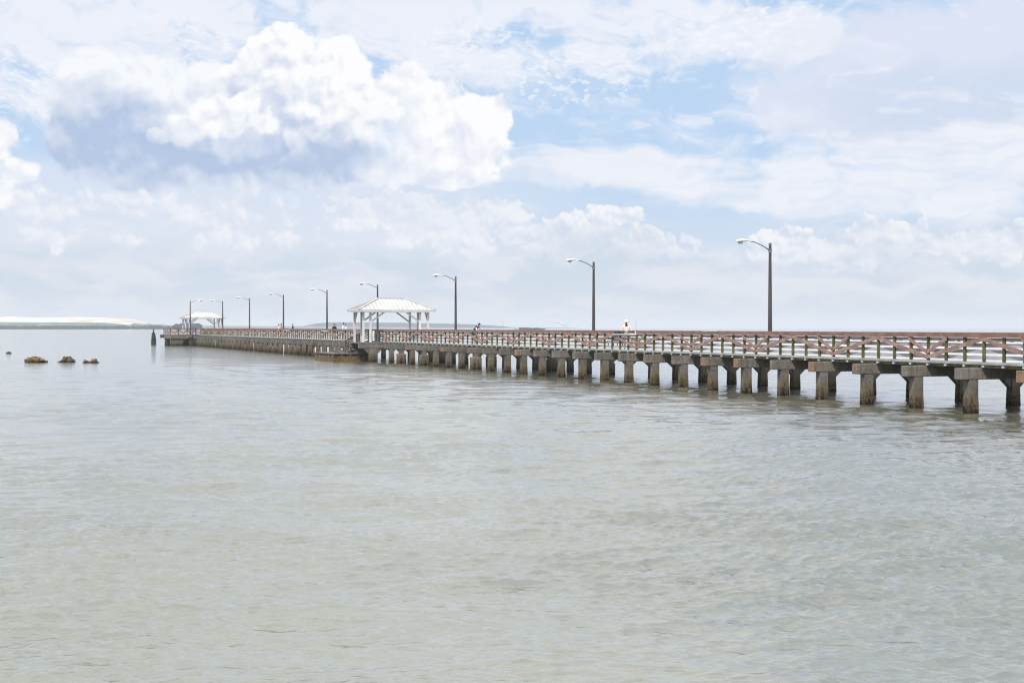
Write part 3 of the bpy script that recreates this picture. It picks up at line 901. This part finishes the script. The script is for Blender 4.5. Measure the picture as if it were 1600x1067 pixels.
    N.l.new(bp.outputs[0], gl.inputs['Normal'])
    fr = N.node('ShaderNodeFresnel'); fr.inputs['IOR'].default_value = WATER_IOR; N.l.new(bp.outputs[0], fr.inputs['Normal'])
    mx = N.node('ShaderNodeMixShader'); N.put(mx.inputs[0], N.math("POWER", E(N, fr.outputs[0]), 0.58)); N.l.new(df.outputs[0], mx.inputs[1]); N.l.new(gl.outputs[0], mx.inputs[2])
    N.l.new(mx.outputs[0], out.inputs['Surface'])
    me.materials.append(m)
WATER_A = (114, 113, 92); WATER_B = (127, 126, 102); WATER_IOR = 2.4
build_water()

# ------------------------------------------------------------------ far land
M['gypsum'] = simple('pale mineral heap', (196, 182, 168), (238, 230, 222), 0.02, 0.9, (1, 1, 3))
M['scrub'] = simple('far scrub', (86, 100, 92), (122, 132, 118), 0.03, 0.9, (1, 1, 4))
M['forest'] = simple('far forest', (16, 28, 38), (32, 46, 54), 0.05, 0.9)  # blue of the distant haze is put into the base colour
M['brick'] = simple('far dark red wall', (96, 50, 48), (130, 72, 66), 0.2, 0.8)
from mathutils import noise as mnoise
def curve(d): return -d * d / (2 * RE)
def mound(name, D, prof, depth, mats, split, seed, step=4, rough=1.0):
    """prof: list of (px, photo row of the top). A long solid hill with a flat crest band, real depth."""
    xs = [p[0] for p in prof]; ys = [p[1] for p in prof]
    pxs = list(np.arange(xs[0], xs[-1] + 0.1, step))
    nd = 9; verts = []; faces = []; mi = []
    for px in pxs:
        yy = float(np.interp(px, xs, ys)); h = (HY - yy) * D / F + EYE - curve(D)
        h = max(h, 0.2)
        for j in range(nd):
            t = j / (nd - 1); s = math.sin(math.pi * min(1, t * 1.0)) ** 0.55 if 0 < t < 1 else 0
            d = D + (t - 0.5) * depth
            x = (px - 800) / F * D
            nz = mnoise.fractal(Vector((x * 0.012, d * 0.02, seed)), 1.0, 2.0, 5)
            verts.append((x, d, curve(D) - 1.0 + (h + 1.0) * s * (1 + 0.07 * rough * nz)))
    for i in range(len(pxs) - 1):
        for j in range(nd - 1):
            a = i * nd + j; faces.append((a, a + nd, a + nd + 1, a + 1))
            zc = sum(verts[k][2] for k in faces[-1]) / 4
            mi.append(1 if (len(mats) > 1 and zc < split * (1 + 0.25 * mnoise.noise(Vector((i * 0.15, seed, 0))))) else 0)
    me = bpy.data.meshes.new(name); me.from_pydata(verts, [], faces)
    for m in mats: me.materials.append(m)
    me.polygons.foreach_set('material_index', mi); me.update()
    o = bpy.data.objects.new(name, me); col.objects.link(o); tag(o, kind='structure')
    return o
mound('hills', 2600, [(-500, 503), (-380, 497), (-150, 494.5), (0, 494.6), (40, 495.6), (75, 496.6), (100, 496.2), (150, 496.4), (190, 496.8), (203, 499), (220, 502.5), (240, 505.5), (262, 508.5), (300, 511)], 260, [M['gypsum'], M['scrub']], 8.5, 3.0)
mound('hills', 4600, [(470, 511), (485, 508), (497, 505.2), (515, 503.8), (560, 503.6), (600, 504.2), (650, 504.6), (700, 505.6), (735, 506.8), (760, 508), (785, 509.6), (805, 512)], 500, [M['forest']], 0, 7.0, 5, 0.6)
mound('hills', 4200, [(285, 510.5), (300, 508.8), (330, 508.6), (380, 509.4), (430, 509.6), (480, 509.5), (540, 510.5), (640, 511), (830, 511.5), (900, 512.5)], 300, [M['scrub']], 0, 9.0, 5, 0.8)

def forest(name, D, x0, x1, h, n, seed, mat, kind=True, spread=40):
    rnd = random.Random(seed)
    bm = bmesh.new()
    for i in range(n):
        px = x0 + (x1 - x0) * (i + rnd.random()) / n
        hh = h * rnd.uniform(0.65, 1.15); d = D + rnd.uniform(0, spread)
        w = hh * rnd.uniform(0.55, 0.95)
        mt = Matrix.Translation(((px - 800) / F * D, d, curve(D) + hh * 0.5)) @ Matrix.Diagonal((w, w, hh * 0.56, 1))
        g = bmesh.ops.create_icosphere(bm, subdivisions=2, radius=1.0, matrix=mt)
        for v in g['verts']:
            k = 1 + 0.35 * mnoise.noise(v.co * 0.6)
            c = mt.translation; v.co = c + (v.co - c) * k
    me = bpy.data.meshes.new(name); bm.to_mesh(me); bm.free(); me.materials.append(mat)
    o = bpy.data.objects.new(name, me); col.objects.link(o)
    return o
o = forest('shore_forest', 2350, -420, 262, 5.2, 620, 3, M['forest']); tag(o, 'dark blue green strip of forest along the far left shore', 'forest', kind='stuff')
o = forest('tree_clump', 1900, 274, 291, 6.6, 22, 5, M['forest'], spread=14); tag(o, 'bluish tree clump behind the left posts of the far pavilion', 'trees', kind='stuff')
o = forest('tree_clump', 1900, 297, 308, 7.4, 14, 6, M['forest'], spread=12); tag(o, 'bluish tree clump behind the farthest street lamp', 'trees', kind='stuff')
o = forest('tree_clump', 1700, 829, 851, 2.2, 16, 9, M['forest'], spread=10); tag(o, 'low dark shrubs right of the dark red far building', 'trees', kind='stuff')

# lattice mast
D = 3600; tw = empty('radio_mast', ((785.7 - 800) / F * D, D, curve(D)))
H = (HY - 499.5) * D / F + 5
m = MB()
for k in range(3):
    t = 2 * math.pi * k / 3; m.bar((1.3 * math.cos(t), 1.3 * math.sin(t), 0), (0.5 * math.cos(t), 0.5 * math.sin(t), H), 0.28, 0.28, (1, 0.2, 0))
m.build('leg', M['pole'], tw)
m = MB(); z = 0
while z < H - 2:
    f = z / H; r_ = 1.3 - 0.8 * f
    for k in range(3):
        t = 2 * math.pi * k / 3; t2 = t + 2 * math.pi / 3
        m.bar((r_ * math.cos(t), r_ * math.sin(t), z), (r_ * math.cos(t2), r_ * math.sin(t2), z + 2), 0.14, 0.14, (0.3, 0.2, 1))
    z += 2
m.build('lattice', M['pole'], tw)
tag(tw, 'thin lattice radio mast rising from the distant hill', 'mast')
# distant low buildings
def far_building(x0, x1, ytop, D, wall, label):
    xa = (x0 - 800) / F * D; xb = (x1 - 800) / F * D; h = EYE - (ytop - HY) * D / F - curve(D)
    e = empty('far_building', (xa, D, curve(D))); w = xb - xa
    m = MB(); m.box(0, w, 0, 8, 0, h * 0.72); m.build('wall', wall, e)
    m = MB(); m.prism([(-0.3, h * 0.721), (w + 0.3, h * 0.721), (w * 0.96, h), (w * 0.04, h)], 'y', -0.3, 8.3); m.build('roof', wall, e)
    m = MB()
    for i in range(5): m.box(w * (i + 0.25) / 5, w * (i + 0.7) / 5, -0.06, -0.01, h * 0.2, h * 0.5)
    m.build('window_row', M['pole'], e)
    tag(e, label, 'building')
far_building(811, 828, 511.9, 1400, M['brick'], 'distant low dark red building just above the railing right of the mast')
far_building(803, 810.5, 512.6, 1400, M['white_shade'], 'small distant white building left of the dark red one')

# steam plumes over the far shore
def plume(label, D, path, seed):
    bm = bmesh.new(); rnd = random.Random(seed)
    for (px, py, r_) in path:
        for _ in range(5):
            x = (px + rnd.uniform(-1, 1) - 800) / F * D; z = EYE + (HY - py + rnd.uniform(-0.8, 0.8)) * D / F
            rr = r_ * D / F * rnd.uniform(0.6, 1.0)
            mt = Matrix.Translation((x, D + rnd.uniform(-3, 3), z)) @ Matrix.Diagonal((rr, rr, rr * 0.8, 1))
            bmesh.ops.create_icosphere(bm, subdivisions=2, radius=1.0, matrix=mt)
    for v in bm.verts: v.co += Vector((mnoise.noise(v.co * 0.3), 0, mnoise.noise(v.co * 0.3 + Vector((9, 0, 0))))) * 1.6
    me = bpy.data.meshes.new('steam_plume'); bm.to_mesh(me); bm.free()
    for f in me.polygons: f.use_smooth = True
    me.materials.append(M['steam'])
    o = bpy.data.objects.new('steam_plume', me); col.objects.link(o); tag(o, label, 'steam', kind='stuff')
def steam():
    m, N, b = mat_new('steam')
    for n_ in list(N.n): N.n.remove(n_)
    out = N.node('ShaderNodeOutputMaterial'); d_ = N.node('ShaderNodeBsdfDiffuse'); d_.inputs[0].default_value = (0.9, 0.9, 0.92, 1)
    tr = N.node('ShaderNodeBsdfTransparent'); mx = N.node('ShaderNodeMixShader'); lw = N.node('ShaderNodeLayerWeight'); lw.inputs[0].default_value = 0.35
    N.put(mx.inputs[0], N.ramp(E(N, lw.outputs['Facing']), 0.15, 0.95, 0.2, 1.0))
    N.l.new(d_.outputs[0], mx.inputs[1]); N.l.new(tr.outputs[0], mx.inputs[2]); N.l.new(mx.outputs[0], out.inputs[0])
    return m
M['steam'] = steam()
plume('white wisp of steam drifting over the far shore, the longer left one', 3000, [(882, 509.5, 1.3), (879.5, 506.5, 1.7), (876.5, 504, 2.0), (872, 503.2, 1.8), (868, 503.6, 1.2), (865, 503, 0.8)], 2)
plume('white wisp of steam just left of the second nearest street lamp', 3000, [(925, 508, 1.2), (921, 505, 1.4), (917, 502, 1.2), (915, 498, 0.8), (912, 493, 0.5)], 4)

# ------------------------------------------------------------------ people
def cloth(name, c, r=0.85):
    return simple(name, c, tuple(min(255, int(v * 1.12 + 4)) for v in c), 14.0, r)
def person(label, a, b, face, colors, pose=None, hat=None, hair=None, scale=1.0, detail=False, grip=None):
    """face: heading in the pier frame, radians from +a towards +b. local: -y is forward"""
    P = dict(pelvis=(0, 0, .96), spine=(0, .01, 1.14), chest=(0, .01, 1.36), neck=(0, .01, 1.49), chin=(0, -.01, 1.575), skull=(0, 0, 1.665), crown=(0, .01, 1.715),
             shL=(.165, .01, 1.425), elL=(.24, .03, 1.15), wrL=(.25, -.10, .93), shR=(-.165, .01, 1.425), elR=(-.24, .03, 1.15), wrR=(-.25, -.10, .93),
             hpL=(.09, 0, .91), knL=(.10, -.03, .50), anL=(.10, .01, .09), toL=(.12, -.15, .035), hpR=(-.09, 0, .91), knR=(-.10, -.03, .50), anR=(-.10, .01, .09), toR=(-.12, -.15, .035))
    if pose: P.update(pose)
    P = {k: Vector(v) for k, v in P.items()}
    rad = dict(pelvis=(.155, .12), spine=(.145, .115), chest=(.165, .125), neck=(.056, .056), chin=(.062, .068), skull=(.078, .096), crown=(.060, .075),
               sh=(.070, .070), el=(.048, .048), wr=(.030, .026), hp=(.100, .100), kn=(.062, .062), an=(.042, .046), to=(.042, .03))
    V = []; Ed = []; Rd = []; zone = []
    idx = {}
    def addv(k, p, r, z):
        idx[k] = len(V); V.append(p); Rd.append(r); zone.append(z)
    for k in ('pelvis', 'spine', 'chest', 'neck', 'chin', 'skull', 'crown'):
        addv(k, P[k], rad[k], {'pelvis': 'legs', 'spine': 'torso', 'chest': 'torso'}.get(k, 'skin'))
    for s in 'LR':
        for k in ('sh', 'el', 'wr', 'hp', 'kn', 'an', 'to'):
            z = {'sh': 'torso', 'el': 'arm', 'wr': 'skin', 'hp': 'legs', 'kn': 'legs', 'an': 'legs', 'to': 'shoe'}[k]
            addv(k + s, P[k + s], rad[k], z)
    chain = [('pelvis', 'spine'), ('spine', 'chest'), ('chest', 'neck'), ('neck', 'chin'), ('chin', 'skull'), ('skull', 'crown')]
    for s in 'LR': chain += [('chest', 'sh' + s), ('sh' + s, 'el' + s), ('el' + s, 'wr' + s), ('pelvis', 'hp' + s), ('hp' + s, 'kn' + s), ('kn' + s, 'an' + s), ('an' + s, 'to' + s)]
    # nose
    up = (P['crown'] - P['chin']).normalized(); fw = Vector((0, -1, 0)); fw = (fw - up * fw.dot(up)).normalized()
    addv('nose', P['skull'] + fw * .108 - up * .03, (.012, .012), 'skin'); chain.append(('skull', 'nose'))
    # hands: a palm and five fingers
    for s, sg in (('L', 1), ('R', -1)):
        d_ = (P['wr' + s] - P['el' + s]).normalized()
        sd = d_.cross(Vector((0, 0, 1)));
        if sd.length < 0.1: sd = Vector((1, 0, 0))
        sd.normalize()
        dn = (sd.cross(d_)).normalized()
        if dn.z > 0: dn = -dn
        addv('pm' + s, P['wr' + s] + d_ * .07, (.036, .018), 'skin'); chain.append(('wr' + s, 'pm' + s))
        for f, (off, ln) in enumerate(((-.030, .070), (-.010, .080), (.010, .074), (.028, .058))):
            base = P['wr' + s] + d_ * .10 + sd * off
            addv('f%d%s' % (f, s), base, (.009, .009), 'skin'); chain.append(('pm' + s, 'f%d%s' % (f, s)))
            addv('g%d%s' % (f, s), base + d_ * ln * .45 + dn * ln * .25, (.0085, .0085), 'skin'); chain.append(('f%d%s' % (f, s), 'g%d%s' % (f, s)))
            addv('h%d%s' % (f, s), base + d_ * ln * .55 + dn * ln * .65, (.0075, .0075), 'skin'); chain.append(('g%d%s' % (f, s), 'h%d%s' % (f, s)))
        tb = P['wr' + s] + d_ * .035 - sd * .036 * sg
        addv('t%s' % s, tb, (.012, .012), 'skin'); chain.append(('wr' + s, 't' + s))
        addv('u%s' % s, tb + d_ * .045 - sd * .02 * sg + dn * .02, (.009, .009), 'skin'); chain.append(('t' + s, 'u' + s))
    me = bpy.data.meshes.new('person'); me.from_pydata([tuple(v) for v in V], [(idx[a_], idx[b_]) for a_, b_ in chain], [])
    o = bpy.data.objects.new('person', me); col.objects.link(o)
    o.modifiers.new('skin', 'SKIN'); sk = me.skin_vertices[0].data
    for i, r_ in enumerate(Rd): sk[i].radius = r_; sk[i].use_root = (i == 0)
    sm = o.modifiers.new('sub', 'SUBSURF'); sm.levels = 2; sm.render_levels = 2
    dg = bpy.context.evaluated_depsgraph_get()
    me2 = bpy.data.meshes.new_from_object(o.evaluated_get(dg))
    o.modifiers.clear(); o.data = me2
    bpy.data.meshes.remove(me)
    zs = ['skin', 'torso', 'arm', 'legs', 'shoe']; me2.materials.clear()
    for z in zs: me2.materials.append(colors[z])
    bones = [(V[idx[a_]], V[idx[b_]], zone[idx[b_]], zone[idx[a_]]) for a_, b_ in chain]
    # a joint's second half wears what the next joint wears
    for poly in me2.polygons:
        c = poly.center; best = 1e9; bz = 'torso'
        for (p, q, zb, za) in bones:
            d = q - p; t = max(0, min(1, (c - p).dot(d) / max(1e-9, d.length_squared))); dist = (p + d * t - c).length
            if dist < best:
                best = dist; bz = zb if t > 0.35 or zb == za else za
                if zb == 'skin' and za == 'arm': bz = 'skin' if t > colors.get('sleeve', 0.8) else 'arm'
                if za == 'torso' and zb == 'skin': bz = 'skin' if t > 0.5 else 'torso'
        poly.material_index = zs.index(bz); poly.use_smooth = True
    hc = P['skull']
    up_ = up
    rot = up_.to_track_quat('Z', 'Y').to_matrix().to_4x4()
    if hair:
        bm = bmesh.new(); bmesh.ops.create_icosphere(bm, subdivisions=3, radius=1)
        for v in list(bm.verts):
            if v.co.y < -0.35 and v.co.z < 0.35: bm.verts.remove(v)
        L_ = hair[1]
        for v in bm.verts:
            z = v.co.z; k = 1 + 0.05 * mnoise.noise(v.co * 5)
            v.co = Vector((v.co.x * .094 * k, v.co.y * .112 * k + .012, (z * .115 if z > 0 else z * L_) * k + .015))
        me_ = bpy.data.meshes.new('hair'); bm.to_mesh(me_); bm.free(); me_.materials.append(hair[0])
        for f in me_.polygons: f.use_smooth = True
        me_.transform(Matrix.Translation(hc) @ rot)
        h_ = bpy.data.objects.new('hair', me_); col.objects.link(h_); h_.parent = o
        h_.modifiers.new('t', 'SOLIDIFY').thickness = 0.01
    if hat:
        m = MB(); n = 24
        prof = [(.0, .135), (.05, .132), (.080, .115), (.095, .06), (.100, .025), (.165, .005), (.185, -.012), (.183, -.020), (.10, .008)]
        for (rr, zz) in prof:
            for k in range(n):
                t = 2 * math.pi * k / n; m.v.append((rr * math.cos(t) * .95, rr * math.sin(t) * 1.1, zz + (0.012 * math.cos(2 * t) if rr > .15 else 0)))
        for i in range(len(prof) - 1):
            for k in range(n):
                m.f.append((i * n + k, i * n + (k + 1) % n, (i + 1) * n + (k + 1) % n, (i + 1) * n + k)); m.mi.append(0)
        ho = m.build('hat', hat, o, smooth=True)
        ho.data.transform(Matrix.Translation(hc + up_ * .035) @ rot)
    if detail:
        for s in (1, -1):
            bm = bmesh.new(); bmesh.ops.create_icosphere(bm, subdivisions=2, radius=.011, matrix=Matrix.Translation(hc + fw * .09 + Vector((s * .03, 0, -.002))))
            me_ = bpy.data.meshes.new('eye'); bm.to_mesh(me_); bm.free(); me_.materials.append(M['black_cloth']); e_ = bpy.data.objects.new('eye', me_); col.objects.link(e_); e_.parent = o
    # local -y must point along the heading
    o.location = W(a, b, ZD); o.rotation_euler = (0, 0, PR + face + math.pi / 2); o.scale = (scale,) * 3
    tag(o, label, 'person')
    return o
M['black_cloth'] = cloth('black cloth', (26, 26, 30)); M['white_cloth'] = cloth('white cotton', (226, 230, 238))
M['pink_cloth'] = cloth('pale pink shirt', (224, 212, 208)); M['navy'] = cloth('navy cloth', (44, 46, 66)); M['khaki'] = cloth('khaki cloth', (140, 128, 104))
M['skin_dark'] = cloth('brown skin', (104, 72, 56), 0.55); M['skin_mid'] = cloth('tan skin', (170, 124, 100), 0.55); M['hair'] = cloth('dark hair', (24, 20, 20), 0.6)
M['straw'] = cloth('pale straw hat', (220, 208, 180)); M['rosy'] = cloth('rose shirt', (196, 120, 116)); M['grey_hair'] = cloth('grey hair', (110, 104, 100), 0.7)
def cols(skin, torso, legs, arm=None, sleeve=0.8):
    return dict(skin=skin, torso=torso, arm=arm or torso, legs=legs, shoe=M['black_cloth'], sleeve=sleeve)
OUT = math.pi   # facing out over the near railing
pm = person('man in a pale brimmed hat and light pink shirt leaning at the railing gap', 1.62, b_from_x(979, 1.62), -2.15,
       cols(M['skin_dark'], M['pink_cloth'], M['khaki'], sleeve=0.35), dict(elL=(.30, .00, 1.18), wrL=(.24, -.24, 1.06), elR=(-.30, .0, 1.18), wrR=(-.24, -.24, 1.06), chest=(0, -.05, 1.35), neck=(0, -.09, 1.475), chin=(0, -.13, 1.55), skull=(0, -.125, 1.64), crown=(0, -.115, 1.69), shL=(.175, -.05, 1.41), shR=(-.175, -.05, 1.41)),
       hat=M['straw'], detail=True, scale=1.02)
person('person bending far forward beside the railing in a dark vest with pale sleeves', 2.0, b_from_x(742, 2.0), -math.pi / 2 + 0.6,
       cols(M['skin_mid'], M['navy'], M['black_cloth'], arm=M['pink_cloth']), dict(pelvis=(0, .12, .98), spine=(0, -.03, 1.13), chest=(0, -.20, 1.28), neck=(0, -.31, 1.38), chin=(0, -.38, 1.41), skull=(0, -.43, 1.49), crown=(0, -.45, 1.53),
            shL=(.17, -.24, 1.33), shR=(-.17, -.24, 1.33), elL=(.26, -.34, 1.10), elR=(-.26, -.34, 1.10), wrL=(.20, -.52, 1.02), wrR=(-.20, -.52, 1.02), hpL=(.09, .12, .92), hpR=(-.09, .12, .92)), hair=(M['hair'], .07), scale=1.06)
person('person with long black hair and black top walking left of the nearer pavilion', 2.6, b_from_x(522.5, 2.6), math.pi / 2, cols(M['skin_mid'], M['black_cloth'], M['black_cloth'], sleeve=.3), hair=(M['hair'], .20), scale=1.0)
person('dark haired person in a white shirt just left of the nearer pavilion', 2.2, b_from_x(536.5, 2.2), -0.4, cols(M['skin_mid'], M['white_cloth'], M['navy'], sleeve=.3), hair=(M['hair'], .09), scale=1.05)
person('grey haired person in a loose white shirt beside the dark haired one in white', 2.9, b_from_x(540.5, 2.9), 2.6, cols(M['skin_mid'], M['white_cloth'], M['khaki'], sleeve=.3), hair=(M['grey_hair'], .07), scale=0.99)
person('person raising one hand to the face in the far pair, pale top', 2.0, b_from_x(435.5, 2.0), -0.3, cols(M['skin_mid'], M['pink_cloth'], M['khaki'], sleeve=.2), dict(elR=(-.30, -.16, 1.36), wrR=(-.16, -.26, 1.60)), hair=(M['hair'], .09))
person('taller dark haired person in a rose shirt in the far pair by the lamp', 2.4, b_from_x(439.8, 2.4), 2.8, cols(M['skin_mid'], M['rosy'], M['navy'], sleeve=.3), hair=(M['hair'], .09), scale=1.05)
person('broad person in a dark shirt alone right of the far pair', 2.2, b_from_x(457.5, 2.2), OUT, cols(M['skin_mid'], M['black_cloth'], M['khaki'], sleeve=.35), dict(shL=(.19, .01, 1.43), shR=(-.19, .01, 1.43), elL=(.32, 0, 1.16), elR=(-.32, 0, 1.16)), hair=(M['grey_hair'], .06), scale=1.02)
person('person in a rose shirt standing under the far pavilion', 4.6, b_from_x(342, 4.6), OUT, cols(M['skin_mid'], M['rosy'], M['navy'], sleeve=.3), hair=(M['hair'], .08))

# fishing rod resting upright by the man in the hat
b_r = b_from_x(990.8, 1.1)
rd_ = empty('fishing_rod', W(1.22, b_r, ZD), PR)
m = MB(); m.tube([(0, 0, 0.05), (0, 0, 0.75)], 0.014, 8); m.build('handle', M['black_cloth'], rd_)
m = MB(); m.tube([(0, 0, 0.75), (0.01, 0, 1.3), (0.02, 0, 1.95)], [0.009, 0.006, 0.004], 6); m.build('blank', M['pole'], rd_)
m = MB(); m.tube([(-0.03, 0, 0.56), (-0.09, 0, 0.56)], 0.03, 10); m.build('reel', M['arm'], rd_)
tag(rd_, 'thin fishing rod standing upright right of the man in the hat', 'fishing rod')
# white bait bucket by the ledge
m = MB(); m.tube([(0, 0, 0), (0, 0, 0.36)], [0.12, 0.15], 16); bk = m.build('bucket', M['white'], None); bk.location = W(1.12, b_from_x(993.5, 1.1), ZR - 0.20)
bk.scale = (0.6, 0.6, 0.5)
tag(bk, 'small white container on the railing ledge right of the man in the hat', 'container')

# bench facing the water, behind the railing left of the man
bn = empty('park_bench', W(3.4, b_from_x(956.5, 3.4) - 0.9, ZD), PR)
for k in range(4):
    m = MB(); m.box(0.42, 0.46, 0, 1.8, 0.48 + k * 0.15, 0.58 + k * 0.15); m.build('back_slat', M['navy'], bn)
m = MB(); m.box(0, 0.42, 0, 1.8, 0.42, 0.46); m.build('seat', M['navy'], bn)
for y in (0.15, 1.6):
    m = MB(); m.box(0.02, 0.08, y, y + 0.06, 0, 0.42); m.box(0.40, 0.46, y, y + 0.06, 0, 0.419); m.build('leg', M['black_cloth'], bn)
tag(bn, 'dark slatted bench seen through the railing left of the man in the hat', 'bench')

# ------------------------------------------------------------------ haze
def haze():
    m = bpy.data.materials.new('haze'); m.use_nodes = True; t = m.node_tree
    for n_ in list(t.nodes): t.nodes.remove(n_)
    out = t.nodes.new('ShaderNodeOutputMaterial'); pv_ = t.nodes.new('ShaderNodeVolumePrincipled')
    pv_.inputs['Color'].default_value = (0.76, 0.81, 0.88, 1); pv_.inputs['Density'].default_value = 0.00017; pv_.inputs['Anisotropy'].default_value = 0.0
    t.links.new(pv_.outputs[0], out.inputs['Volume'])
    mb = MB(); mb.box(-9500, 9500, -9500, 9500, -12.5, 42)
    o = mb.build('haze', m); tag(o, kind='stuff')
if USE_HAZE: haze()
clear_color()
scene.cycles.volume_bounces = 1
scene.cycles.sample_clamp_direct = 3.0
scene.cycles.sample_clamp_indirect = 3.0
scene.cycles.max_bounces = 6
scene.cycles.filter_width = 1.2
scene.cycles.diffuse_bounces = 2
scene.cycles.glossy_bounces = 3
scene.cycles.transparent_max_bounces = 12
scene.cycles.use_denoising = USE_DENOISE
scene.cycles.caustics_reflective = False
scene.cycles.caustics_refractive = False
